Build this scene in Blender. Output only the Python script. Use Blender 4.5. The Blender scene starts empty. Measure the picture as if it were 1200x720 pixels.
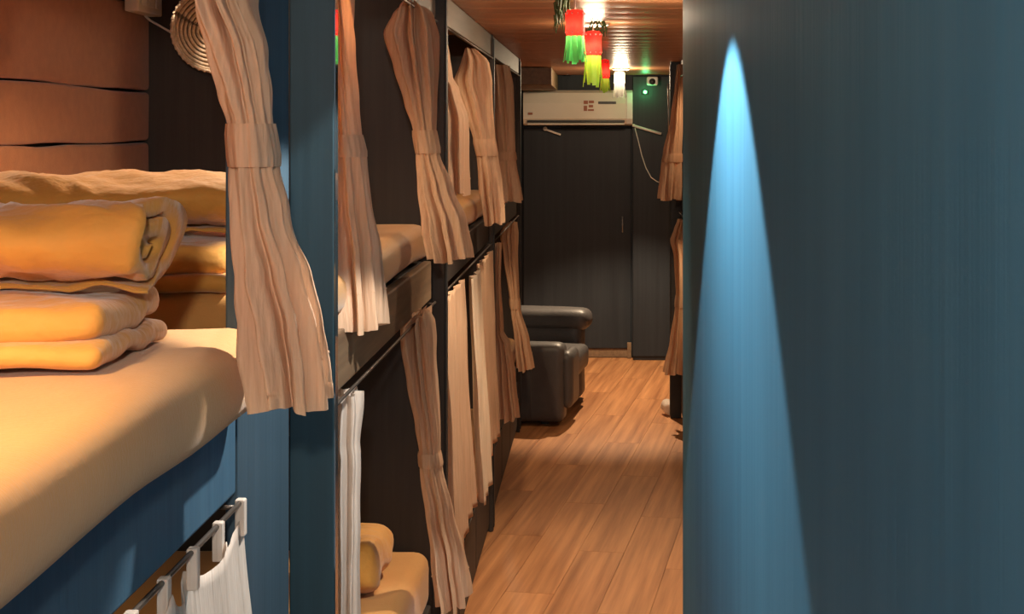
import bpy, bmesh, math, random
from mathutils import Vector, Matrix, noise
random.seed(7)
F, CX, CY, ZC = 1600.0, 705.0, 152.0, 1.75          # photo focal (px of 1200), vanishing point, eye height
sc = bpy.context.scene
col = sc.collection

# ------------------------------------------------------------------ camera, world, exposure
cam_d = bpy.data.cameras.new('camera'); cam = bpy.data.objects.new('camera', cam_d); col.objects.link(cam)
cam.location = (0, 0, ZC); cam.rotation_euler = (math.pi/2, 0, 0)
cam_d.sensor_width = 36; cam_d.sensor_fit = 'HORIZONTAL'; cam_d.lens = 36*F/1200
cam_d.shift_x = -(CX-600)/1200; cam_d.shift_y = -(360-CY)/1200
cam_d.clip_start = 0.02
sc.camera = cam
sc.view_settings.view_transform = 'Standard'; sc.view_settings.look = 'None'
sc.view_settings.gamma = 1; sc.view_settings.use_curve_mapping = False
sc.view_settings.exposure = 0.0
w = bpy.data.worlds.new('world'); sc.world = w; w.use_nodes = True
w.node_tree.nodes['Background'].inputs[0].default_value = (0.86, 0.92, 1.0, 1)
w.node_tree.nodes['Background'].inputs[1].default_value = 0.7

# ------------------------------------------------------------------ main dimensions (metres)
XL, XB = -0.49, -1.34           # left bunk front plane, left back wall
XR, XRB = 0.485, 1.30            # right bunk front plane, right back wall
YF = 10.5                       # far wall
ZCEIL = 2.165
POSTS = [1.85, 3.95, 5.95, 7.90]

def nvec(p):      # repeatable vector noise
    p = Vector(p)
    return Vector((noise.noise(p), noise.noise(p+Vector((17.3, 5.1, 9.7))), noise.noise(p+Vector((3.9, 31.7, 21.1)))))
def px(x, y, Y):
    s = F/Y
    return Vector(((x-CX)/s, Y, ZC-(y-CY)/s))

# ------------------------------------------------------------------ lights
def spot(name, loc, energy, color, half_deg, blend, size=0.02, rot=(0,0,0)):
    l = bpy.data.lights.new(name, 'SPOT'); l.energy = energy; l.color = color
    l.spot_size = math.radians(2*half_deg); l.spot_blend = blend; l.shadow_soft_size = size
    o = bpy.data.objects.new(name, l); o.location = loc; o.rotation_euler = rot; col.objects.link(o); return o
def point(name, loc, energy, color, size=0.03):
    l = bpy.data.lights.new(name, 'POINT'); l.energy = energy; l.color = color; l.shadow_soft_size = size
    o = bpy.data.objects.new(name, l); o.location = loc; col.objects.link(o); return o
NEUT = (1.0, 0.95, 0.88); WARM = (1.0, 0.70, 0.42); WARM2 = (1.0, 0.76, 0.50); WARM4 = (1.0, 0.80, 0.58); WARM3 = (1.0, 0.74, 0.46)
LAMPS = [(-0.065, 2.10, 45.5, 84, NEUT, 0.10, 0.05), (0.188, 4.15, 47, 90, WARM4, 0.45, 16.0),
         (-0.03, 5.30, 34, 60, WARM2, 0.7, 4.0), (0.13, 9.2, 45, 250, WARM2, 0.35, 16.0), (0.03, -0.45, 45, 30, (1.0, 0.90, 0.78), 0.2, 78.0)]  # last entry: unseen fill lamp added behind the camera
for (lx, ly, ha, en, cl, bl, glow) in LAMPS:
    spot('downlight_beam', (lx, ly, ZCEIL-0.022), en, cl, ha, bl, 0.015)
    point('downlight_glow', (lx, ly, ZCEIL-0.07), glow, cl, 0.04)
# reading lamps inside the bunks; third, last-upper and right ones are added fill
BUNK_LAMPS = [(-0.74, 0.95, 2.02, 54, WARM3), (-0.66, 2.72, 2.05, 24.0, WARM3), (-0.9, 3.0, 1.12, 5, WARM), (-0.75, 5.0, 1.12, 6, WARM),
              (-0.75, 4.9, 2.02, 8, WARM), (-0.75, 7.0, 2.02, 8, WARM), (-0.62, 7.0, 1.12, 11, WARM), (0.66, 7.7, 2.02, 10, WARM), (0.66, 7.7, 1.12, 9, WARM)]

# ------------------------------------------------------------------ materials
def mat(name, c1, c2=None, rough=0.6, scale=(8,8,8), bump=0.0, bscale=None, detail=4, metal=0, coat=0, trans=0, emit=None, estr=0, lo=.35, hi=.65, rnd=0, spec=.5, sheen=0):
    m = bpy.data.materials.new(name); m.use_nodes = True
    nt = m.node_tree; N = nt.nodes; L = nt.links
    b = N['Principled BSDF']; out = N['Material Output']
    b.inputs['Base Color'].default_value = (*c1, 1); b.inputs['Roughness'].default_value = rough
    b.inputs['Metallic'].default_value = metal; b.inputs['Coat Weight'].default_value = coat
    b.inputs['Specular IOR Level'].default_value = spec
    if sheen: b.inputs['Sheen Weight'].default_value = sheen
    tc = N.new('ShaderNodeTexCoord'); vec = tc.outputs['Object']
    if rnd:
        oi = N.new('ShaderNodeObjectInfo'); mu = N.new('ShaderNodeMath'); mu.operation = 'MULTIPLY'; mu.inputs[1].default_value = 37
        L.new(oi.outputs['Random'], mu.inputs[0]); ad = N.new('ShaderNodeVectorMath'); ad.operation = 'ADD'
        L.new(vec, ad.inputs[0]); L.new(mu.outputs[0], ad.inputs[1]); vec = ad.outputs[0]
    if c2:
        mp = N.new('ShaderNodeMapping'); mp.inputs['Scale'].default_value = scale; L.new(vec, mp.inputs[0])
        nz = N.new('ShaderNodeTexNoise'); nz.inputs['Scale'].default_value = 1; nz.inputs['Detail'].default_value = detail; nz.inputs['Roughness'].default_value = .6
        L.new(mp.outputs[0], nz.inputs[0])
        cr = N.new('ShaderNodeValToRGB'); cr.color_ramp.elements[0].position = lo; cr.color_ramp.elements[1].position = hi
        cr.color_ramp.elements[0].color = (*c1, 1); cr.color_ramp.elements[1].color = (*c2, 1)
        L.new(nz.outputs[0], cr.inputs[0]); colr = cr.outputs[0]
        if rnd:
            hs = N.new('ShaderNodeHueSaturation'); mr = N.new('ShaderNodeMapRange'); mr.inputs[3].default_value = 1-rnd; mr.inputs[4].default_value = 1+rnd
            L.new(oi.outputs['Random'], mr.inputs[0]); L.new(mr.outputs[0], hs.inputs['Value']); L.new(colr, hs.inputs['Color']); colr = hs.outputs[0]
        L.new(colr, b.inputs['Base Color'])
    if bump:
        mp2 = N.new('ShaderNodeMapping'); mp2.inputs['Scale'].default_value = bscale or scale; L.new(vec, mp2.inputs[0])
        n2 = N.new('ShaderNodeTexNoise'); n2.inputs['Scale'].default_value = 1; n2.inputs['Detail'].default_value = 3; L.new(mp2.outputs[0], n2.inputs[0])
        bp = N.new('ShaderNodeBump'); bp.inputs['Strength'].default_value = bump; bp.inputs['Distance'].default_value = 0.01
        L.new(n2.outputs[0], bp.inputs['Height']); L.new(bp.outputs[0], b.inputs['Normal'])
    if emit:
        b.inputs['Emission Color'].default_value = (*emit, 1); b.inputs['Emission Strength'].default_value = estr
    if trans:
        t = N.new('ShaderNodeBsdfTranslucent'); mx = N.new('ShaderNodeMixShader'); mx.inputs[0].default_value = trans
        if c2: L.new(colr, t.inputs[0])
        else: t.inputs[0].default_value = (*c1, 1)
        L.new(b.outputs[0], mx.inputs[1]); L.new(t.outputs[0], mx.inputs[2]); L.new(mx.outputs[0], out.inputs[0])
    return m
M = {}
M['blue'] = mat('blue_paint', (.040,.095,.150), (.050,.115,.175), .62, (60,60,1.2), .10, (120,120,2), spec=.25)
M['panel'] = mat('blue_panel_paint', (.046,.170,.290), (.058,.200,.335), .6, (14,14,.7), .06, (60,60,1.5), spec=.08)
M['teal'] = mat('teal_gloss_paint', (.011,.040,.056), (.015,.050,.068), .5, (60,60,1.2), .03, (60,60,2), spec=.5)
M['bluedark'] = mat('dark_blue_paint', (.040,.070,.095), (.050,.085,.115), .5, (60,60,1.2), .05, (120,120,2), spec=.3)
M['gloss'] = mat('mirror_gloss_strip', (.03,.05,.06), None, .05, spec=1.0, coat=1.0)
M['dark'] = mat('dark_brown_paint', (.042,.033,.029), (.052,.042,.036), .6, (40,40,1.5), .06, (90,90,2), spec=.3)
M['far'] = mat('far_wall_paint', (.021,.025,.031), (.029,.034,.041), .55, (30,30,.8), .05, (60,60,2), spec=.3)
M['black'] = mat('black_paint', (.012,.012,.013), (.02,.02,.02), .5, (20,20,20))
M['beam'] = mat('taupe_beam_paint', (.115,.085,.060), (.145,.11,.08), .55, (30,2,30), .05)
M['brownboard'] = mat('brown_board', (.17,.105,.06), (.25,.16,.09), .55, (40,2,40), .1, (80,3,80))
M['pad'] = mat('brown_pad_fabric', (.34,.125,.045), (.39,.15,.055), .8, (30,30,30), .12, (300,300,300), sheen=.2)
M['sheet'] = mat('mustard_sheet', (.50,.238,.058), (.56,.275,.070), .8, (4,4,4), .14, (110,420,110), sheen=.2)
M['quilt'] = mat('mustard_quilt', (.56,.25,.036), (.63,.295,.050), .75, (6,6,6), .55, (26,38,26), sheen=.3)
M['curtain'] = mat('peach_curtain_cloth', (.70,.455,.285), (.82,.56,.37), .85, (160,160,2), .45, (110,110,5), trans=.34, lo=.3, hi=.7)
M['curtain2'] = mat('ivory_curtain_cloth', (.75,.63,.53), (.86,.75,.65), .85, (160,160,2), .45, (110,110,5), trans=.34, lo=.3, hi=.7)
M['curtain_lit'] = mat('lit_curtain_cloth', (.78,.60,.43), (.88,.72,.54), .85, (160,160,2), .45, (110,110,5), trans=.34, lo=.3, hi=.7)  # lighter copy of the peach cloth, the lit panel's brightness put in colour
M['floor'] = mat('wood_floor', (.29,.110,.040), (.63,.295,.122), .45, (26,1.0,26), .04, (60,3,60), rnd=.06, lo=.28, hi=.75)
M['ceil'] = mat('brown_gloss_ceiling', (.40,.17,.075), (.46,.20,.09), .36, (3,40,3), .03, (2,30,2), spec=.5)
M['white'] = mat('white_plastic', (.75,.72,.66), (.80,.77,.70), .4, (5,5,5))
M['cream'] = mat('cream_plastic', (.72,.66,.54), (.76,.70,.58), .4, (3,3,3))
M['metal'] = mat('grey_metal', (.55,.54,.52), (.62,.61,.59), .3, (20,20,20), metal=1)
M['leather'] = mat('grey_leather', (.075,.068,.068), (.092,.084,.082), .45, (10,10,10), .12, (60,60,60))
M['rattan'] = mat('rattan', (.62,.42,.25), (.80,.60,.40), .7, (90,90,90), .3, (160,160,160))
M['red'] = mat('red_paper', (.50,.018,.014), (.60,.03,.02), .6, (30,30,30), trans=.4)
M['green'] = mat('green_paper', (.10,.62,.16), (.20,.78,.20), .6, (60,60,4), trans=.4)
M['lime'] = mat('lime_paper', (.36,.66,.06), (.55,.80,.10), .6, (60,60,4), trans=.4)
M['whitepaper'] = mat('white_paper', (.8,.78,.7), (.85,.83,.76), .6, (30,30,30), trans=.4)
M['gold'] = mat('gold_foil', (.75,.55,.22), (.8,.6,.3), .3, (30,30,30), metal=.8)
M['tinsel'] = mat('green_tinsel', (.06,.10,.03), (.10,.14,.05), .6, (30,30,30))
M['rod'] = mat('dark_metal_rod', (.10,.08,.065), None, .4, metal=.6)
M['string'] = mat('white_string', (.7,.62,.5), None, .8)
M['lens'] = mat('lamp_lens', (.9,.85,.8), None, .4, emit=(1,.85,.62), estr=6)
M['led_green'] = mat('green_led', (.1,.8,.2), None, .4, emit=(.15,1,.3), estr=10)
M['led_white'] = mat('white_led', (.9,.9,.8), None, .4, emit=(1,.9,.7), estr=10)
M['red_mark'] = mat('red_brown_print', (.35,.11,.05), None, .6)

# ------------------------------------------------------------------ mesh helpers
def tag(o, label=None, cat=None, group=None, kind=None):
    if label: o['label'] = label
    if cat: o['category'] = cat
    if group: o['group'] = group
    if kind: o['kind'] = kind
    return o
def link(name, me, m=None, parent=None, smooth=False):
    o = bpy.data.objects.new(name, me); col.objects.link(o)
    if m is not None:
        if isinstance(m, str): m = M[m]
        if not me.materials: me.materials.append(m)
    if smooth: me.polygons.foreach_set('use_smooth', [True]*len(me.polygons))
    if parent is not None:
        o.parent = parent
        if parent.type == 'EMPTY' and not parent.get('local'):
            o.matrix_parent_inverse = Matrix.Translation(-parent.location)
    return o
def pyd(name, v, f, m, parent=None, smooth=False):
    me = bpy.data.meshes.new(name); me.from_pydata(v, [], f); me.update()
    bm = bmesh.new(); bm.from_mesh(me); bmesh.ops.recalc_face_normals(bm, faces=bm.faces); bm.to_mesh(me); bm.free()
    return link(name, me, m, parent, smooth)
def empty(name, loc, rz=0, local=False):
    o = bpy.data.objects.new(name, None); col.objects.link(o); o.location = loc; o.rotation_euler = (0,0,rz); o.empty_display_size = .05
    if local: o['local'] = 1
    return o
def clean(o):
    if 'local' in o: del o['local']
def box(name, a, b, m, parent=None, bev=0.004, seg=2):
    bm = bmesh.new(); bmesh.ops.create_cube(bm, size=1)
    for v in bm.verts: v.co = Vector(((a[i]+b[i])/2 + v.co[i]*(b[i]-a[i]) for i in range(3)))
    if bev: bmesh.ops.bevel(bm, geom=bm.edges[:], offset=min(bev, .45*min(abs(b[i]-a[i]) for i in range(3))), segments=seg, affect='EDGES', profile=.5)
    me = bpy.data.meshes.new(name); bm.to_mesh(me); bm.free()
    return link(name, me, m, parent)
def steps(h, r, n):
    e = [ -h + r*(1-math.cos(math.pi/2*k/4)) for k in range(5)] if r < h*.98 else [-h+2*h*k/8 for k in range(5)]
    inner = [-(h-r) + 2*(h-r)*k/n for k in range(1, n)] if r < h*.98 else []
    e2 = [-q for q in reversed(e)]
    return sorted(set(round(q, 6) for q in e+inner+e2))
def softbox(name, a, b, r, m, parent=None, amp=0.0, freq=6, n=14, seed=0, squash=None, fn=None):
    c = [(a[i]+b[i])/2 for i in range(3)]; h = [(b[i]-a[i])/2 for i in range(3)]
    rr = [min(r, .999*h[i]) for i in range(3)]
    S = [steps(h[i], rr[i], max(2, int(n*h[i]/max(h)))) for i in range(3)]
    V, idx, Fc = [], {}, []
    def vid(p):
        k = tuple(round(q, 5) for q in p)
        if k not in idx:
            q = [max(-(h[i]-rr[i]), min(h[i]-rr[i], p[i])) for i in range(3)]
            d = Vector([(p[i]-q[i])/rr[i] for i in range(3)])
            if d.length > 1e-9: d.normalize()
            P = Vector([c[i]+q[i]+d[i]*rr[i] for i in range(3)])
            if amp:
                nn = nvec(P*freq + Vector((seed*3.1, seed, 0)))
                P += Vector((nn.x*amp*.6, nn.y*amp*.6, nn.z*amp))
            if fn: P = fn(P)
            idx[k] = len(V); V.append(P)
        return idx[k]
    for ax in range(3):
        u, v = (ax+1) % 3, (ax+2) % 3
        for sg in (-1, 1):
            for i in range(len(S[u])-1):
                for j in range(len(S[v])-1):
                    q = []
                    for (di, dj) in ((0,0),(1,0),(1,1),(0,1)):
                        p = [0,0,0]; p[ax] = sg*h[ax]; p[u] = S[u][i+di]; p[v] = S[v][j+dj]; q.append(vid(p))
                    Fc.append(q if sg > 0 else q[::-1])
    return pyd(name, V, Fc, m, parent, True)
def tube(name, pts, r, m, parent=None, n=8, cap=True):
    pts = [Vector(p) for p in pts]; V, Fc = [], []
    for i, p in enumerate(pts):
        t = (pts[min(i+1, len(pts)-1)] - pts[max(i-1, 0)]).normalized()
        up = Vector((0,0,1)) if abs(t.z) < .9 else Vector((1,0,0))
        a = t.cross(up).normalized(); b = t.cross(a)
        rr = r[i] if isinstance(r, (list, tuple)) else r
        for k in range(n):
            an = 2*math.pi*k/n; V.append(p + a*rr*math.cos(an) + b*rr*math.sin(an))
    for i in range(len(pts)-1):
        for k in range(n): Fc.append((i*n+k, i*n+(k+1) % n, (i+1)*n+(k+1) % n, (i+1)*n+k))
    if cap: Fc.append(tuple(range(n))); Fc.append(tuple(range((len(pts)-1)*n, len(pts)*n)))
    return pyd(name, V, Fc, m, parent, True)
def lathe(name, prof, m, parent=None, n=24, mtx=None):
    V, Fc = [], []
    for (r, z) in prof:
        for k in range(n):
            p = Vector((r*math.cos(2*math.pi*k/n), r*math.sin(2*math.pi*k/n), z)); V.append(mtx @ p if mtx else p)
    for i in range(len(prof)-1):
        for k in range(n): Fc.append((i*n+k, i*n+(k+1) % n, (i+1)*n+(k+1) % n, (i+1)*n+k))
    return pyd(name, V, Fc, m, parent, True)
def copy_tree(o, parent=None):
    c = o.copy(); col.objects.link(c); c.parent = parent
    for ch in o.children: copy_tree(ch, c)
    return c

# ------------------------------------------------------------------ structure
fl = box('floor', (XB-.1, -.6, -.12), (XRB+.1, YF+.1, -.008), 'floor', bev=0); tag(fl, 'warm brown wood-plank floor running along the corridor', 'floor', kind='structure')
def clip(poly, ax, lim, sgn):
    out = []
    for i in range(len(poly)):
        p, q = poly[i], poly[(i+1) % len(poly)]
        ip, iq = sgn*(p[ax]-lim) <= 0, sgn*(q[ax]-lim) <= 0
        if ip: out.append(p)
        if ip != iq:
            t = (lim-p[ax])/(q[ax]-p[ax]); out.append((p[0]+t*(q[0]-p[0]), p[1]+t*(q[1]-p[1])))
    return out
ang = math.radians(9); PW, PL = .19, 1.25
ca, sa = math.cos(ang), math.sin(ang)
pm = None
for i in range(-16, 17):
    for j in range(-1, 10):
        off = ((i*0.43) % 1)*PL
        u0, u1 = i*PW+.0008, (i+1)*PW-.0008; v0, v1 = j*PL+off+.0008, (j+1)*PL+off-.0008
        cu, cv = (u0+u1)/2, (v0+v1)/2
        R = lambda u, v: (u*ca+v*sa-.8, -u*sa+v*ca)
        poly = [R(u0, v0), R(u1, v0), R(u1, v1), R(u0, v1)]
        for (ax, lim, sg) in ((0, XRB-.02, 1), (0, XB+.02, -1), (1, YF-.03, 1), (1, .3, -1)): poly = clip(poly, ax, lim, sg) if poly else poly
        if len(poly) < 3: continue
        o0 = R(cu, cv)
        # local coordinates along the plank so that the grain follows it
        loc = [((x-o0[0])*ca-(y-o0[1])*sa, (x-o0[0])*sa+(y-o0[1])*ca) for (x, y) in poly]
        n = len(loc)
        V = [(x, y, 0) for x, y in loc] + [(x, y, -.007) for x, y in loc]
        Fc = [tuple(range(n)), tuple(range(2*n-1, n-1, -1))] + [(k, k+n, (k+1) % n+n, (k+1) % n) for k in range(n)]
        p = pyd('plank', V, Fc, 'floor', fl); p.location = (o0[0], o0[1], 0); p.rotation_euler = (0, 0, -ang)
wl = box('wall_left', (XB-.08, -.6, -.12), (XB, YF, 2.5), 'dark', bev=0); tag(wl, 'long back wall behind the left bunks', 'wall', kind='structure')
wr = box('wall_right', (XRB, -.6, -.12), (XRB+.08, YF, 2.5), 'dark', bev=0); tag(wr, 'back wall behind the right bunks', 'wall', kind='structure')
wf = box('wall_far', (XB, YF, -.12), (XRB, YF+.08, 2.5), 'far', bev=0); tag(wf, 'dark wall closing the far end of the corridor', 'wall', kind='structure')
ce = box('ceiling', (XB-.1, -.6, ZCEIL+.012), (XRB+.1, YF+.1, ZCEIL+.1), 'ceil', bev=0); tag(ce, 'glossy brown ceiling of narrow cross boards', 'ceiling', kind='structure')
# ceiling boards: one rounded profile swept across the room
CW = .228
prof = [(-CW/2+.0008, .012), (-CW/2+.0008, .003), (-CW/2+.006, .0004), (-CW/4, -.001), (0, -.0015), (CW/4, -.001), (CW/2-.006, .0004), (CW/2-.0008, .003), (CW/2-.0008, .012)]
V = [(XB, y, z) for y, z in prof] + [(XRB, y, z) for y, z in prof]; n = len(prof)
Fc = [(k, k+1, k+1+n, k+n) for k in range(n-1)] + [tuple(range(n)), tuple(range(n, 2*n))]
first = pyd('ceiling_board', V, Fc, 'ceil', ce, False); first.location = (0, .1+CW/2, ZCEIL)
k = 1
while .1+CW*(k+1) < YF:
    c = first.copy(); col.objects.link(c); c.location.y = .1+CW/2+k*CW; k += 1
# the near blue partition on the right
XP = .20; YE = XP*F/(800-CX)
wp = box('wall_right_near', (XP, -.5, 0), (XRB-.01, YE, ZCEIL-.003), 'panel', bev=.006); tag(wp, 'blue-painted wooden wall beside the camera with a cone of light on it', 'wall', kind='structure')
tag(box('baseboard_far', (XB+.01, YF-.018, 0.001), (.22, YF-.001, .07), 'brownboard', bev=.003), 'brown skirting strip under the far wall door', 'baseboard', kind='structure')
# bunk partitions
for i, y in enumerate(POSTS[1:]):
    tag(box('wall_divider_%d' % (i+1), (XB+.001, y-.015, .002), (XL+.0, y+.02, ZCEIL-.004), 'dark', bev=.002), ['dark partition between the second and third left bunks', 'dark partition between the third and fourth left bunks', 'dark end panel of the last left bunk'][i], 'partition', kind='structure')
tag(box('wall_divider_4', (XR+.01, 8.27, .002), (XRB-.001, 8.31, ZCEIL-.004), 'dark', bev=.002), 'dark end panel of the right bunk near the far wall', 'partition', kind='structure')
# padded panels on the back wall of the first two bunks
for (z0, z1, sd) in ((1.47, 1.712, 1), (1.716, 1.858, 2), (1.862, 2.10, 3)):
    for (y0, y1) in ((.25, 3.93),):
        softbox('wall_pad', (XB+.002, y0, z0), (XB+.040, y1, z1), .012, 'pad', wl, amp=.006, freq=5, n=40, seed=sd)

# far wall furniture: door
dr = box('door_1', (-.60, YF-.03, .072), (.225, YF-.001, 1.76), 'far', bev=.004); tag(dr, 'plain dark door in the far wall under the air conditioner', 'door', kind='structure')
c0 = px(729.5, 263, YF-.05)
hd = tube('door_handle', [(c0.x, YF-.031, c0.z+.055), (c0.x, YF-.06, c0.z+.06), (c0.x, YF-.062, c0.z), (c0.x, YF-.06, c0.z-.06), (c0.x, YF-.031, c0.z-.055)], .005, 'metal', dr); hd['label'] = 'slim metal pull handle'
cu = empty('wall_cabinet', (.4, YF-.1, 0)); tag(cu, 'dark blue-grey cupboard standing in the far right corner', 'cupboard')
box('body', (.235, YF-.16, .03), (.52, YF-.002, 2.155), 'far', cu, .005); box('plinth', (.24, YF-.15, 0.001), (.515, YF-.003, .03), 'black', cu, .002)

# ------------------------------------------------------------------ bunks
def bunk(y0, y1, side, label, rail_mat, beam=True):
    s = -1 if side == 'L' else 1
    xf, xb = (XL, XB+.002) if side == 'L' else (XR, XRB-.002)
    t = empty('bunk_bed', ((xf+xb)/2, (y0+y1)/2, 0)); tag(t, label, 'bunk bed', 'bunk beds along the corridor')
    X = lambda a: xf + s*a
    def bx(name, a0, a1, yy0, yy1, z0, z1, m, bev=.004):
        return box(name, (min(X(a0), X(a1)), yy0, z0), (max(X(a0), X(a1)), yy1, z1), m, t, bev)
    d = abs(xb-xf)
    bx('side_rail', 0, .024, y0, y1, 1.262, 1.372, rail_mat)
    bx('upper_platform', .025, d, y0, y1, 1.275, 1.371, 'dark')
    bx('lower_platform', .012, d, y0, y1, .33, .38, 'dark')
    bb = bx('base_board', .0, .022, y0+.01, y1-.01, .02, .385, 'dark')
    nb = 3
    for k in range(nb):
        a = y0+.04+(y1-y0-.08)*k/nb; b = y0+.04+(y1-y0-.08)*(k+1)/nb
        q = bx('base_panel', -.006, 0, a+.012, b-.012, .05, .30, 'dark', .003); q.matrix_parent_inverse = Matrix(); q.parent = bb
    for yy in (y0+.03, y1-.07): bx('leg', .03, .07, yy, yy+.04, .001, .30, 'black')
    if beam: bx('top_beam', -.012, .012, y0-.0, y1, 2.072, ZCEIL-.003, 'beam', .003)
    return t
BAYS = [(.02, 1.83), (2.17, 3.93), (3.975, 5.93), (5.975, 7.88)]
bunk(*BAYS[0], 'L', 'blue-railed bunk bed nearest the camera on the left', 'blue')
bunk(*BAYS[1], 'L', 'second left bunk bed with a brown side rail', 'brownboard')
bunk(*BAYS[2], 'L', 'third left bunk bed half hidden by long straight curtains', 'dark')
bunk(*BAYS[3], 'L', 'last left bunk bed just before the grey armchair', 'dark')
bunk(6.3, 8.26, 'R', 'right-hand bunk bed seen past the edge of the blue wall', 'dark')

# posts between the bunks
p1 = empty('bunk_post', (-.45, 1.87, 0)); tag(p1, 'blue and teal post between the first and second left bunks', 'post', 'posts between bunks')
box('inner_post', (-.506, 1.835, .001), (-.489, 2.137, ZCEIL-.003), 'bluedark', p1, .003)
gs = box('glossy_strip', (-.419, 2.139, .3), (-.417, 2.160, ZCEIL-.004), 'gloss', p1, 0); gs['label'] = 'shiny narrow strip mirroring a lantern'
box('outer_post', (-.489, 2.138, .001), (-.419, 2.161, ZCEIL-.003), 'teal', p1, .002)
for i, (y, lab) in enumerate(((3.955, 'dark post between the second and third left bunks'), (5.952, 'dark post between the third and fourth left bunks'), (7.9, 'dark post at the end of the left bunks by the armchair'))):
    p = empty('bunk_post', (XL, y, 0)); tag(p, lab, 'post', 'posts between bunks')
    box('inner_post', (XL, y-.02, .001), (-.452-.02*(i > 0), y+.02, ZCEIL-.003), 'dark', p, .003)
    box('cap_strip', (-.452-.02*(i > 0), y-.018, .02), (-.447-.02*(i > 0), y+.018, ZCEIL-.02), 'black', p, .001)
p = empty('bunk_post', (XR, 8.28, 0)); tag(p, 'black post at the far end of the right bunk', 'post', 'posts between bunks')
box('inner_post', (.418, 8.265, .001), (.484, 8.31, ZCEIL-.003), 'black', p, .003); box('cap_strip', (.414, 8.27, .02), (.418, 8.305, ZCEIL-.02), 'black', p, .001)

# mattresses
def mattress(y0, y1, z0, side, label, th=.135, bulge=0):
    xf, xb = (XL, XB+.05) if side == 'L' else (XR, XRB-.01)
    a = (min(xf+.002, xb), y0, z0); b = (max(xf+.002, xb), y1, z0+th)
    if side == 'L' and bulge: b = (XL+bulge, y1, z0+th)
    o = softbox('mattress', a, b, .045, 'sheet', None, amp=.010, freq=4, n=34, seed=y0)
    return tag(o, label, 'mattress', 'mattresses in mustard sheets')
mattress(.05, 1.815, 1.381, 'L', 'mustard-sheeted upper mattress nearest the camera', .110, .052)
mattress(2.18, 3.90, 1.381, 'L', 'mustard-sheeted upper mattress behind the teal post', .105, .0)
mattress(4.0, 5.9, 1.381, 'L', 'mustard-sheeted upper mattress on the third left bunk', .11, .0)
mattress(6.0, 7.85, 1.381, 'L', 'upper mattress on the last left bunk', .10, .0)
mattress(2.18, 3.90, .393, 'L', 'mustard-sheeted lower mattress of the second left bunk', .165, .0)
mattress(4.0, 5.9, .393, 'L', 'lower mattress of the third left bunk', .165, .0)
mattress(6.0, 7.85, .393, 'L', 'yellow-sheeted lower mattress of the last left bunk', .165, .0)
mattress(6.35, 8.22, 1.384, 'R', 'yellow-sheeted upper mattress on the right bunk', .11)
mattress(6.35, 8.22, .393, 'R', 'lower mattress on the right bunk', .12)

# quilts: a rolled one on a folded one
def rolled(loc, L, w, h, label, seed, m='quilt'):
    t = empty('rolled_quilt', loc, local=True); tag(t, label, 'quilt', 'rolled mustard quilts')
    NT, TURN, NX = 120, 1.95, 60
    V, Fc = [], []
    def cs(th, side):
        rc = .12+.72*th/TURN; pitch = .72/TURN*1.12; r = rc + side*pitch*.46*min(1, (1-th/TURN)*16+.2)
        a = -2*math.pi*th + 2*math.pi*TURN - 1.75
        return r*math.cos(a), r*math.sin(a)
    for i in range(NX+1):
        u = i/NX; xx = -L*(1-u); e = min(u, 1-u)*L
        puff = math.sqrt(max(0, 1-(1-min(1, e/.022))**2))
        for k in range(NT+1):
            th = TURN*k/NT
            for side in (-1, 1):
                (a, b) = cs(th, side*(.72+.28*puff)); P = Vector((xx, a*w/2, (b+1)*h/2))
                nn = nvec(Vector((xx*9+P.y*6, P.y*14, P.z*14))+Vector((seed, 0, 0)))
                n2 = noise.noise(Vector((xx*22+P.y*30, P.y*9+seed, P.z*9)))
                n3 = noise.noise(Vector((xx*55+P.z*30, P.y*26, P.z*26+seed)))
                P += Vector((nn.x*.026, nn.y*.014+n3*.003, nn.z*.011+n2*.008+n3*.003))
                V.append(P)
    W = (NT+1)*2
    for i in range(NX):
        for k in range(NT):
            for side in (0, 1):
                a = i*W+k*2+side; Fc.append((a, a+2, a+2+W, a+W))
        for k in (0, NT): a = i*W+k*2; Fc.append((a, a+1, a+1+W, a+W))
    for i in (0, NX):
        for k in range(NT): a = i*W+k*2; Fc.append((a, a+1, a+3, a+2))
    o = pyd('roll', V, Fc, m, t, True)
    # stitched hem along the loose edge
    tube('hem_piping', [V[i*W+NT*2+1] for i in range(0, NX+1)], .0022, m, t, 6)
    clean(t); return t
def folded(loc, L, w, h, label, seed):
    t = empty('folded_quilt', loc, local=True); tag(t, label, 'quilt', 'folded mustard quilts')
    def wr(P):
        n2 = noise.noise(Vector((P.x*16+P.y*22+seed, P.y*7, P.z*12)))
        return P + Vector((0, 0, .006*n2))
    softbox('bottom_layer', (-L, -w/2-.02, 0), (.0, w/2, h*.42), h*.2, 'quilt', t, amp=.008, freq=7, n=40, seed=seed, fn=wr)
    softbox('top_layer', (-L, -w/2+.005, h*.36), (-.004, w/2-.01, h), h*.3, 'quilt', t, amp=.012, freq=7, n=40, seed=seed+2, fn=wr)
    clean(t); return t
folded((-.525, 1.555, 1.497), .72, .22, .066, 'thin folded mustard quilt under the roll on the nearest mattress', 1)
rolled((-.515, 1.560, 1.565), .74, .215, .112, 'rolled mustard quilt with spiral end on the nearest mattress', 3)
folded((-.595, 2.34, 1.490), .68, .30, .074, 'thin folded mustard quilt on the mattress behind the teal post', 5)
rolled((-.585, 2.34, 1.570), .70, .28, .115, 'rolled mustard quilt on the mattress behind the teal post', 8)
pw = softbox('blanket_bundle', (-.78, 3.42, .568), (-.565, 3.76, .69), .05, 'quilt', None, amp=.035, freq=9, n=40, seed=4); tag(pw, 'crumpled mustard blanket bundle on the lower bunk mattress', 'blanket')

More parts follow.
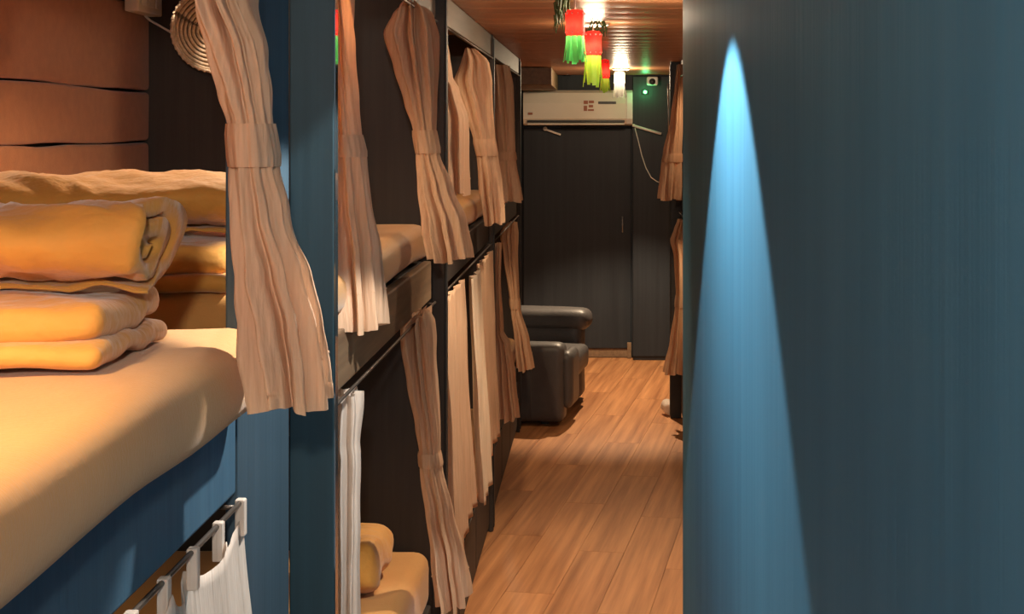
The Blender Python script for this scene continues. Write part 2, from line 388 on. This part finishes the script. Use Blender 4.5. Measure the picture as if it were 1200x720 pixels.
# ------------------------------------------------------------------ curtains
def interp(L, v):
    if v <= L[0][0]: return L[0][1:]
    for a, b in zip(L, L[1:]):
        if v <= b[0]:
            t = (v-a[0])/(b[0]-a[0]); t = t*t*(3-2*t)*.6+t*.4
            return tuple(p+(q-p)*t for p, q in zip(a[1:], b[1:]))
    return L[-1][1:]
def curtain(Y, levels, label, ry, tie=None, m='curtain', folds=9, seed=0, top_ry=None, hem_ry=None, shear=0.0, group='tied curtains', hooks=True):
    """levels: (photo row, left column, right column) of the bundle at depth Y; ry: half depth along the corridor"""
    s = F/Y
    y0, y1 = levels[0][0], levels[-1][0]
    zb = ZC-(y1-CY)/s
    cx = sum(l[1]+l[2] for l in levels)/2/len(levels)
    t = empty('curtain', ((cx-CX)/s, Y, zb)); tag(t, label, 'curtain', group)
    NZ = max(40, int((y1-y0)/5)); NK = folds*14
    ty = tie[0] if tie else y1
    V, Fc = [], []
    def ring(row, k, grow=0.0, plain=False):
        xl, xr = interp(levels, row)
        vt = (row-y0)/(y1-y0)
        if tie:
            if row < tie[0]: q = (tie[0]-row)/max(1, tie[0]-y0); r_y = ry+((top_ry or ry)-ry)*q**1.2
            elif row > tie[1]: q = (row-tie[1])/(y1-tie[1]); r_y = ry+((hem_ry or ry)-ry)*q
            else: q = 0; r_y = ry
            opening = abs(q)
        else:
            r_y = (top_ry or ry)*(1-vt)+(hem_ry or ry)*vt; opening = .6
        X0 = ((xl+xr)/2-CX)/s; wx = (xr-xl)/2/s
        rx = math.sqrt(max((wx*.45)**2, wx*wx-(r_y*abs(X0)/Y)**2))
        a = 2*math.pi*k/NK
        ph = folds*a + 1.3*math.sin(2*a+seed) + .5*math.sin(row*.02+3*a+seed)
        f = math.sin(ph) + .35*math.sin(2.3*ph+seed)
        amp = (.10+.20*min(1, opening*1.3)) if not plain else .03
        rad = 1-amp+amp*f
        nz = noise.noise(Vector((math.cos(a)*2.2, math.sin(a)*2.2+seed*5, row*.02)))
        rad *= 1+.10*nz*(not plain)
        dx = (rx+grow)*rad*math.cos(a); dy = (r_y+grow)*rad*math.sin(a)
        dy += shear*dx*(max(0, (row-ty)/(y1-ty+1e-6)) if tie else vt)
        z = ZC-(row-CY)/s
        # slightly uneven hem
        if vt > .97: z += .006*math.sin(3*a+seed)
        return Vector((X0+dx, Y+dy, z))
    for i in range(NZ+1):
        row = y0+(y1-y0)*i/NZ
        for k in range(NK): V.append(ring(row, k))
    for i in range(NZ):
        for k in range(NK): Fc.append((i*NK+k, i*NK+(k+1) % NK, (i+1)*NK+(k+1) % NK, (i+1)*NK+k))
    pyd('cloth', V, Fc, m, t, True)
    # hem stitch band
    if tie:
        V, Fc = [], []; nb = 5
        for i in range(nb):
            row = tie[0]+(tie[1]-tie[0])*i/(nb-1)
            for k in range(NK): V.append(ring(row, k, .004 if 0 < i < nb-1 else .0025, True))
        for i in range(nb-1):
            for k in range(NK): Fc.append((i*NK+k, i*NK+(k+1) % NK, (i+1)*NK+(k+1) % NK, (i+1)*NK+k))
        pyd('tie_band', V, Fc, m, t, True)
    V, Fc = [], []
    hr = [y1-(y1-y0)*.10, y1-(y1-y0)*.10+1.2]
    for row in hr:
        for k in range(NK): V.append(ring(row, k, .0016))
    for k in range(NK): Fc.append((k, (k+1) % NK, NK+(k+1) % NK, NK+k))
    pyd('hem_stitch', V, Fc, m, t, True)
    return t
CU = curtain
# upper left
CU(1.66, [(-125,205,300),(0,229,304),(60,243,318),(110,257,321),(145,267,322),(195,270,328),(250,272,340),(320,277,362),(380,284,379),(440,290,391),(474,296,393)],
   'large peach curtain tied back in front of the nearest mattress', .045, (145,195), 'curtain', 9, 1, .18, .06, .3)
CU(2.68, [(-60,380,416),(0,382,415),(60,382,417),(120,382,421),(158,383,424),(184,384,429),(240,384,436),(300,386,446),(384,388,455)],
   'pinkish tied curtain directly right of the teal post', .04, (158,184), 'curtain', 8, 2.2, .15, .08, .5)
CU(3.50, [(6,474,500),(14,464,508),(40,452,515),(80,463,514),(120,475,512),(153,484,511),(180,488,515),(220,491,529),(260,497,545),(303,505,553)],
   'peach curtain tied back at the far end of the second upper bunk', .04, (153,180), 'curtain', 8, 3.1, .16, .12, .8)
CU(4.25, [(40,515,523),(65,515,527),(90,516,530),(105,517,538),(140,519,549),(180,519,549),(228,522,551)],
   'shaded curtain just behind the post of the third upper bunk', .05, None, 'curtain', 6, 4.4, .05, .1)
CU(5.25, [(58,545,560),(72,540,573),(95,533,577),(130,545,578),(163,555,580),(183,559,583),(215,562,588),(262,568,591)],
   'orange-lit tied curtain at the far end of the third upper bunk', .05, (163,183), 'curtain', 7, 5.2, .16, .14, .6)
CU(6.35, [(77,577,597),(100,577,601),(150,578,603),(178,580,604),(188,580,605),(236,584,613)],
   'narrow curtain hanging at the start of the last upper bunk', .05, (178,188), 'curtain', 6, 6.1, .14, .12, .4)
# lower left
CU(2.65, [(460,378,427),(470,382,427),(520,384,424),(530,386,425),(620,386,424),(700,386,424),(770,384,426)],
   'straight pale curtain right of the teal post on the lower bunk', .05, None, 'curtain2', 7, 7.7, .06, .08)
CU(3.55, [(366,482,506),(378,469,510),(400,470,512),(450,477,514),(500,487,516),(529,491,516),(546,492,518),(600,500,531),(650,507,544),(704,513,553)],
   'long tied curtain at the far end of the second lower bunk', .04, (529,546), 'curtain', 8, 8.3, .14, .12, .6)
CU(6.25, [(285,580,588),(330,580,587),(390,581,590),(402,581,598),(440,582,604),(490,583,609)],
   'dim curtain on the lower last bunk, left of the tied one', .05, None, 'curtain', 6, 9.4, .05, .1)
CU(7.65, [(261,592,606),(275,586,608),(300,590,607),(350,597,609),(362,598,610),(400,603,620),(432,606,626)],
   'yellow-lit tied curtain above the grey armchair', .05, (350,362), 'curtain', 7, 10.2, .12, .12, .4)
# right
CU(8.02, [(76,793,800),(100,791,800),(140,786,800),(180,778,800),(190,776,800),(234,771,800)],
   'peach curtain on the upper right bunk beside the blue wall', .06, (180,190), 'curtain', 7, 11.3, .14, .12)
CU(8.02, [(258,794,801),(270,790,801),(282,786,801),(300,790,801),(346,792,801),(360,791,801),(400,785,801),(437,777,801)],
   'peach curtain on the lower right bunk beside the blue wall', .06, (346,360), 'curtain', 7, 12.1, .14, .12)

def flat_curtain(Xc, ya, yb, z0, z1, label, m, pleats, amp, lean, seed, tabs=0, gather=1.0, group='straight curtains'):
    """an open pleated curtain hanging along the corridor"""
    t = empty('curtain', (Xc, (ya+yb)/2, z0)); tag(t, label, 'curtain', group)
    NU, NV = pleats*14, 40; V, Fc = [], []
    for j in range(NV+1):
        v = j/NV
        for i in range(NU+1):
            u = i/NU
            top = 0
            if tabs:
                tp = u*tabs; top = -.028*math.sin(math.pi*(tp-math.floor(tp)))**.6*(1-v)**6
            yy = yb-(yb-ya)*(1-u)*(1-(1-gather)*v)
            p = math.sin(2*math.pi*pleats*u+seed+.8*math.sin(5*u+v)) + .3*math.sin(2*math.pi*pleats*2.3*u+seed)
            xx = Xc + lean*v**1.3 + amp*(.45+.55*v)*p + .008*noise.noise(Vector((u*6, v*3, seed)))
            V.append((xx, yy+.012*p*v, z1-(z1-z0)*v+top+(.008*math.sin(7*u+seed) if v > .97 else 0)))
    for j in range(NV):
        for i in range(NU): a = j*(NU+1)+i; Fc.append((a, a+1, a+NU+2, a+NU+1))
    c = pyd('cloth', V, Fc, m, t, True)
    md = c.modifiers.new('s', 'SOLIDIFY'); md.thickness = .0015
    for k in range(tabs+1 if tabs else 0):
        u = k/tabs; yy = ya+(yb-ya)*u
        b = box('tab', (Xc-.006, yy-.007, z1-.03), (Xc+.007, yy+.007, z1+.019), m, t, .002)
    return t
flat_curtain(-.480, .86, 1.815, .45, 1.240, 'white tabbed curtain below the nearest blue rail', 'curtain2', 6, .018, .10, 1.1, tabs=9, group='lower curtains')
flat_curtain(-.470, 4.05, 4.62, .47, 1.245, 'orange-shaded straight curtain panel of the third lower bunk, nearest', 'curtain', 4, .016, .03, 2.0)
flat_curtain(-.445, 4.62, 5.02, .47, 1.245, 'brightest straight curtain panel of the third lower bunk, in the middle', 'curtain_lit', 3, .016, .03, .4)
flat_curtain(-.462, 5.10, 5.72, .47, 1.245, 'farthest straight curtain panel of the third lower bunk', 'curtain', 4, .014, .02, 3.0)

# curtain rods
def rod(x, ya, yb, z, label):
    t = empty('curtain_rod', (x, (ya+yb)/2, z)); tag(t, label, 'curtain rod', 'curtain rods')
    tube('bar', [(x, ya, z), (x, yb, z)], 0.0035, 'rod', t)
    for yy in (ya+.03, yb-.03): tube('bracket', [(x, yy, z), (x-(.024 if x < 0 else -.024), yy, z)], .003, 'rod', t)
    return t
for (a, b), nm in zip(BAYS, ('nearest', 'second', 'third', 'last')):
    rod(-.472, a+.01, b-.01, 2.060, 'thin metal curtain rod under the top beam of the %s left bunk' % nm)
    rod(-.480 if nm == 'nearest' else -.478, a+.01, b-.01, 1.2545 if nm == 'nearest' else 1.254, 'thin metal curtain rod under the side rail of the %s left bunk' % nm)
rod(.462, 6.4, 8.25, 2.06, 'thin metal curtain rod over the upper right bunk'); rod(.465, 6.4, 8.25, 1.252, 'thin metal curtain rod over the lower right bunk')

# ------------------------------------------------------------------ items in the near bunk
sw = empty('switch_box', (XB+.06, 3.6, 2.04)); tag(sw, 'cream switch box high on the brown padded wall', 'switch')
box('housing', (XB+.046, 3.70, 2.072), (XB+.085, 3.90, 2.155), 'cream', sw, .004)
for yy in (3.74, 3.80, 3.86): box('rocker', (XB+.085, yy-.022, 2.09), (XB+.089, yy+.022, 2.135), 'white', sw, .002)
# small spotlight in the corner above the switch, aimed at the partition
sp0 = Vector((XB+.09, 3.72, 2.125)); sp1 = Vector((-.80, 3.95, 1.90)); dv = (sp1-sp0).normalized()
cl = empty('corner_spotlight', sp0); tag(cl, 'small corner spotlight over the second upper bunk', 'spotlight')
tube('body', [sp0-dv*.03, sp0+dv*.015], .014, 'white', cl, 14); tube('arm', [sp0-dv*.02, (XB+.041, 3.72, 2.14)], .005, 'white', cl)
spl = spot('corner_spotlight_beam', sp0+dv*.02, 7, (1, .86, .7), 34, .25, .008); spl.rotation_euler = dv.to_track_quat('-Z', 'Y').to_euler()
# woven bowl-shaped wall lamp on the dark partition
cw = px(243, 36, 3.9); rb = empty('rattan_shade', cw); tag(rb, 'round woven rattan bowl shade on the dark partition behind the curtain', 'lamp shade')
Mx = Matrix.Translation(cw+Vector((0, 0.025, 0))) @ Matrix.Rotation(math.radians(28), 4, 'Z') @ Matrix.Rotation(math.radians(90), 4, 'X')
R0 = .118
rings = [(R0*q, .062*(q**2.2)) for q in (.08,.19,.30,.41,.52,.63,.74,.85,.94,1.0)]
lathe('bowl', [(r, z-.004) for r, z in rings], 'brownboard', rb, 40, Mx)
for (r, z) in rings[1:]:
    pts = [Mx @ Vector((r*math.cos(a), r*math.sin(a), z+.0012*math.sin(9*a))) for a in [2*math.pi*k/40 for k in range(41)]]
    tube('coil', pts, .0045, 'rattan', rb, 6, False)
for k in range(44):
    a = 2*math.pi*k/44; p0 = Mx @ Vector((R0*math.cos(a), R0*math.sin(a), .060)); p1 = Mx @ Vector((R0*1.03*math.cos(a+.07), R0*1.03*math.sin(a+.07), .066))
    tube('rim_loop', [p0, p1], .0038, 'rattan', rb, 5)
wire = tube('lamp_wire', [(XB+.05, 3.86, px(170,20,3.9).z), px(176,24,3.91), px(197,36,3.915), px(215,46,3.92)], .0035, 'white'); tag(wire, 'short white wire from the wall corner to the rattan shade', 'wire')
# bunk reading lamps and added fill lamps (small puck lights)
for i, (x, y, z, e, c) in enumerate(BUNK_LAMPS):
    up = z > 1.5
    zt = ZCEIL-.004 if up else 1.272
    t = empty('reading_lamp', (x, y, zt)); tag(t, ['round puck lamp over the nearest upper mattress', 'round puck lamp over the second upper mattress', 'round puck lamp over the second lower mattress', 'added fill puck lamp over the third lower mattress', 'added fill puck lamp over the third upper mattress', 'added fill puck lamp over the last upper mattress', 'round puck lamp over the last lower mattress', 'added fill puck lamp over the upper right mattress', 'added fill puck lamp over the lower right mattress'][i], 'lamp', 'puck lamps in the bunks')
    mt = Matrix.Translation((x, y, zt))
    lathe('housing', [(.001, 0), (.045, 0), (.045, -.018), (.036, -.022)], 'white', t, 20, mt); lathe('lens', [(.036, -.022), (.02, -.026), (.001, -.027)], 'lens', t, 20, mt)
    spot('reading_lamp_light', (x, y, zt-.065), e, c, 52 if i == 0 else 75, .5, .03)
# ceiling downlights
for i, (lx, ly, ha, en, cl, bl, glow) in enumerate(LAMPS):
    t = empty('ceiling_downlight', (lx, ly, ZCEIL)); tag(t, ['round downlight over the near passage', 'round downlight over the second bunk', 'small round downlight between the lanterns', 'round downlight at the far end before the air conditioner', 'added unseen fill downlight behind the camera'][i], 'downlight', 'ceiling downlights')
    mt = Matrix.Translation((lx, ly, ZCEIL-.002))
    lathe('trim_ring', [(.062, 0), (.060, -.008), (.046, -.012), (.042, -.004)], 'white', t, 24, mt); lathe('lens', [(.042, -.005), (.02, -.006), (.001, -.006)], 'lens', t, 24, mt)

# ------------------------------------------------------------------ lanterns on the ceiling
def lantern(x, yj, Y, wpx, redpx, tailpx, label, mb, mtail, seed):
    s = F/Y; c = px(x, yj, Y); r = wpx/2/s; hr = redpx/s; ht = tailpx/s
    t = empty('paper_lantern', (c.x, Y, c.z-ht)); tag(t, label, 'lantern', 'paper lanterns hung from the ceiling')
    mt = Matrix.Translation((c.x, Y, c.z))
    n = 12
    lathe('body', [(r*.88, 0), (r, hr*.12), (r*.97, hr*.5), (r, hr*.88), (r*.8, hr), (r*.1, hr*1.04)], mb, t, n, mt)
    for q in (.12, .86):
        for k in range(10):
            a = 2*math.pi*k/10; bc = Vector((c.x+r*math.cos(a), Y+r*math.sin(a), c.z+hr*q)); d = r*.09
            box('bead', bc-Vector((d, d, d)), bc+Vector((d, d, d)), 'whitepaper', t, d*.5, 1)
    for k in range(10):
        a = 2*math.pi*k/10+seed; rr = r*.9; L = ht*(.82+.18*random.random()); wv = r*.26; sw_ = .25*r*math.sin(3*a+seed)
        ta = Vector((-math.sin(a), math.cos(a), 0)); V, Fc = [], []
        for j in range(6):
            v = j/5; p = Vector((c.x+rr*math.cos(a)*(1+.15*v)+sw_*v*v, Y+rr*math.sin(a)*(1+.15*v), c.z-L*v))
            V += [p-ta*wv, p+ta*wv]
        for j in range(5): Fc.append((2*j, 2*j+1, 2*j+3, 2*j+2))
        pyd('paper_tail', V, Fc, mtail, t, True)
    point('lantern_bulb', (c.x, Y, c.z+hr*.35), .42*ht*ht/.0072, (1,.85,.6), .008)
    tube('string', [(c.x, Y, c.z+hr), (c.x, Y, ZCEIL-.001)], .0015, 'string', t, 5)
    return t
lantern(674, 42, 3.88, 23, 30, 35, 'nearest red paper lantern with green tails on the ceiling', 'red', 'green', .2)
lantern(695, 65, 4.9, 20, 28, 38, 'wide red paper lantern with lime tails, second from camera', 'red', 'lime', 1.1)
lantern(709, 92, 7.1, 11, 22, 17, 'small orange-red lantern with lime tails, third from camera', 'red', 'lime', 2.0)
lantern(726, 99, 8.2, 13, 15, 17, 'pale white-topped lantern in front of the air conditioner', 'whitepaper', 'whitepaper', 2.7)
# green tinsel strands above the nearest lantern
gl = empty('tinsel_garland', (-.11, 3.9, 2.05)); tag(gl, 'dull green tinsel strands hanging above the nearest lantern', 'garland')
for k in range(16):
    x = random.uniform(651, 668); Y = 4.05+random.uniform(-.05, .06); top = px(x, 0, Y); top.z = ZCEIL-.001
    pts = [top + Vector((random.uniform(-.003, .003)*j, random.uniform(-.003, .003)*j, -j*random.uniform(.010, .026))) for j in range(6)]
    tube('tinsel_strand', pts, [.003, .004, .004, .003, .003, .001], 'tinsel', gl, 5)
tn = empty('tinsel_garland', px(702, 26, 5.2)); tag(tn, 'small green tinsel bunch behind the nearest lantern', 'garland')
for k in range(12):
    q = px(702+random.uniform(-9, 9), 10, 5.2); q.z = ZCEIL-.001
    tube('tinsel_strand', [q, q+Vector((random.uniform(-.02,.02), 0, -.03)), q+Vector((random.uniform(-.03,.03), 0, -.06))], [.003, .004, .001], 'tinsel', tn, 5)

# ------------------------------------------------------------------ far end objects
ac = empty('air_conditioner', (-.18, YF, 1.78)); tag(ac, 'cream split air conditioner mounted high on the far wall', 'air conditioner')
x0, x1 = px(614, 0, YF-.1).x, px(741, 0, YF-.1).x; zt, zb = px(0, 106, YF-.1).z, px(0, 147, YF-.1).z
pr = [(YF-.002, zt), (YF-.15, zt), (YF-.185, zt-.02), (YF-.20, zt-.10), (YF-.195, zb+.05), (YF-.165, zb+.012), (YF-.12, zb), (YF-.002, zb)]
V = [(x0, y, z) for y, z in pr]+[(x1-.045, y, z) for y, z in pr]; n = len(pr)
pyd('body', V, [(k, (k+1) % n, (k+1) % n+n, k+n) for k in range(n)]+[tuple(range(n)), tuple(range(n, 2*n))], 'cream', ac)
V = [(x1-.044, y-(.004 if y < YF-.05 else 0), z) for y, z in pr]+[(x1, y-(.004 if y < YF-.05 else 0), z) for y, z in pr]
pyd('end_panel', V, [(k, (k+1) % n, (k+1) % n+n, k+n) for k in range(n)]+[tuple(range(n)), tuple(range(n, 2*n))], 'white', ac)
box('air_slot', (x0+.03, YF-.192, zb+.022), (x1-.06, YF-.17, zb+.038), 'black', ac, .002)
box('flap', (x0+.03, YF-.190, zb+.004), (x1-.06, YF-.16, zb+.016), 'cream', ac, .003)
a, b = px(701, 119, YF-.2), px(722, 122, YF-.2); box('display', (a.x, YF-.204, b.z), (b.x, YF-.196, a.z), 'black', ac, .001)
for (u0, v0, u1, v1) in ((684,118,689,122),(690,118,696,121),(684,124,688,130),(690,123,695,126),(689,128,696,130)):
    a, b = px(u0, v0, YF-.2), px(u1, v1, YF-.2); box('sticker', (a.x, YF-.2035, b.z), (b.x, YF-.1985, a.z), 'red_mark', ac, .0005)
a, b = px(619, 132, YF-.2), px(624, 134.5, YF-.2); box('emblem', (a.x, YF-.203, b.z), (b.x, YF-.195, a.z), 'red_mark', ac, .0005)
# brown bulkhead to the left above
bh = box('trim_1', (XB+.01, 9.0, 1.985+.06), (-.33, YF-.21, ZCEIL-.004), 'brownboard', bev=.004); tag(bh, 'brown boxed bulkhead under the ceiling left of the air conditioner', 'bulkhead', kind='structure')
# security camera
c = px(764.5, 95, YF-.24); t = empty('security_camera', c); tag(t, 'small white security camera on the far wall', 'camera')
box('housing', (c.x-.042, YF-.27, c.z-.032), (c.x+.042, YF-.19, c.z+.032), 'white', t, .012, 3)
lathe('lens', [(.024, .004), (.024, -.004), (.001, -.005)], 'black', t, 16, Matrix.Translation((c.x-.002, YF-.271, c.z-.006)) @ Matrix.Rotation(math.radians(-90), 4, 'X'))
tube('mount', [(c.x, YF-.192, c.z), (c.x, YF-.161, c.z)], .014, 'white', t)
# green indicator
c = px(756, 108, YF-.17); t = empty('exit_indicator', c); tag(t, 'small green glowing indicator light beside the air conditioner', 'indicator')
box('housing', (c.x-.02, YF-.185, c.z-.016), (c.x+.02, YF-.1615, c.z+.016), 'black', t, .003); lathe('led', [(.012, 0), (.009, -.005), (.001, -.007)], 'led_green', t, 14, Matrix.Translation((c.x, YF-.186, c.z)) @ Matrix.Rotation(math.radians(-90), 4, 'X'))
point('green_glow', (c.x, YF-.25, c.z), .8, (.12, 1, .3), .02)
c = px(665, 85.5, YF-.22); t = empty('status_lamp', c); tag(t, 'tiny white lamp above the air conditioner', 'lamp'); 
box('base', (c.x-.02, YF-.2, c.z-.016), (c.x+.02, YF-.001, c.z+.03), 'black', t, .003); lathe('bulb', [(.014, 0), (.011, -.008), (.001, -.012)], 'led_white', t, 14, Matrix.Translation((c.x, YF-.2, c.z)) @ Matrix.Rotation(math.radians(-90), 4, 'X'))
# white rods / hooks on the wall
for (u0, v0, u1, v1, lab, nm) in ((741,147,775,157,'white metal closer arm sloping down beside the air conditioner','closer_arm'),(637,151,657,158,'small white lever arm on the dark door top','lever_arm')):
    Yd = YF-.19 if u0 > 700 else YF-.05
    a, b = px(u0, v0, Yd), px(u1, v1, Yd); t = empty(nm, a); tag(t, lab, 'door arm')
    tube('rod', [a, b], .010 if u0 > 700 else .008, 'white', t); tube('pivot', [a+Vector((.012, -.008, 0)), a+Vector((.012, .03 if u0 < 700 else .185, 0))], .016 if u0 < 700 else .010, 'white', t, 10)
cb = tube('cable', [px(u, v, YF-.05 if u < 740 else YF-.17) for u, v in ((744,150),(748,165),(752,182),(757,197),(763,208),(770,213),(776,215))], .0035, 'white'); tag(cb, 'thin pale cable drooping from the air conditioner to the right bunk', 'cable')
wd = box('door_wedge', (px(735,0,YF-.06).x, YF-.07, .0015), (px(740,0,YF-.06).x, YF-.035, .12), 'brownboard', bev=.004); tag(wd, 'small upright wooden stop at the foot of the far door', 'door stop')
pt, pb = px(783, 98, 8.24), px(783.5, 172, 8.24)
t = empty('curtain_pole', pb); tag(t, 'thin upright metal pole at the end of the upper right bunk', 'pole')
tube('bar', [pt, pb], .004, 'metal', t)
for q in (.1, .9):
    a = pt.lerp(pb, q); tube('bracket', [a, (.419, 8.272, a.z)], .003, 'metal', t)
# white cloth at the right post foot
wc = softbox('white_cloth', (.365, 8.32, .002), (.44, 8.42, .085), .03, 'curtain2', None, amp=.03, freq=12, n=10, seed=2, fn=lambda P: Vector((P.x+.25*(P.z)*.5, P.y, P.z))); tag(wc, 'crumpled white cloth on the floor behind the black post', 'cloth')

# armchair
t = empty('armchair', (-.46, 8.42, 0), math.radians(-9), local=True); tag(t, 'dark grey leather armchair beyond the left bunks', 'armchair')
softbox('base', (-.36, -.24, .03), (.24, .42, .24), .03, 'leather', t, .004, 6, 14)
softbox('seat_cushion', (-.30, -.20, .225), (.33, .38, .39), .05, 'leather', t, .006, 6, 14)
ar = softbox('armrest', (-.34, -.36, .02), (.295, -.20, .485), .045, 'leather', t, .006, 5, 16)
softbox('front_pad', (.27, -.335, .10), (.345, -.06, .44), .045, 'leather', t, .006, 5, 14)
softbox('armrest', (-.34, .38, .02), (.275, .56, .50), .05, 'leather', t, .006, 5, 16)
softbox('arm_roll', (-.34, .36, .46), (.325, .58, .595), .065, 'leather', t, .005, 5, 16)
softbox('backrest', (-.50, -.34, .04), (-.28, .56, .80), .07, 'leather', t, .006, 5, 16)
for xx in (-.05, .1): 
    tube('seam', [(xx, -.364, z) for z in (.05, .15, .25, .35, .44)], .004, 'leather', t, 6)
for xx, yy in ((-.42, -.28), (-.42, .48), (.17, -.28), (.17, .48)): box('foot', (xx-.02, yy-.02, .001), (xx+.02, yy+.02, .05), 'black', t, .003)
clean(t)
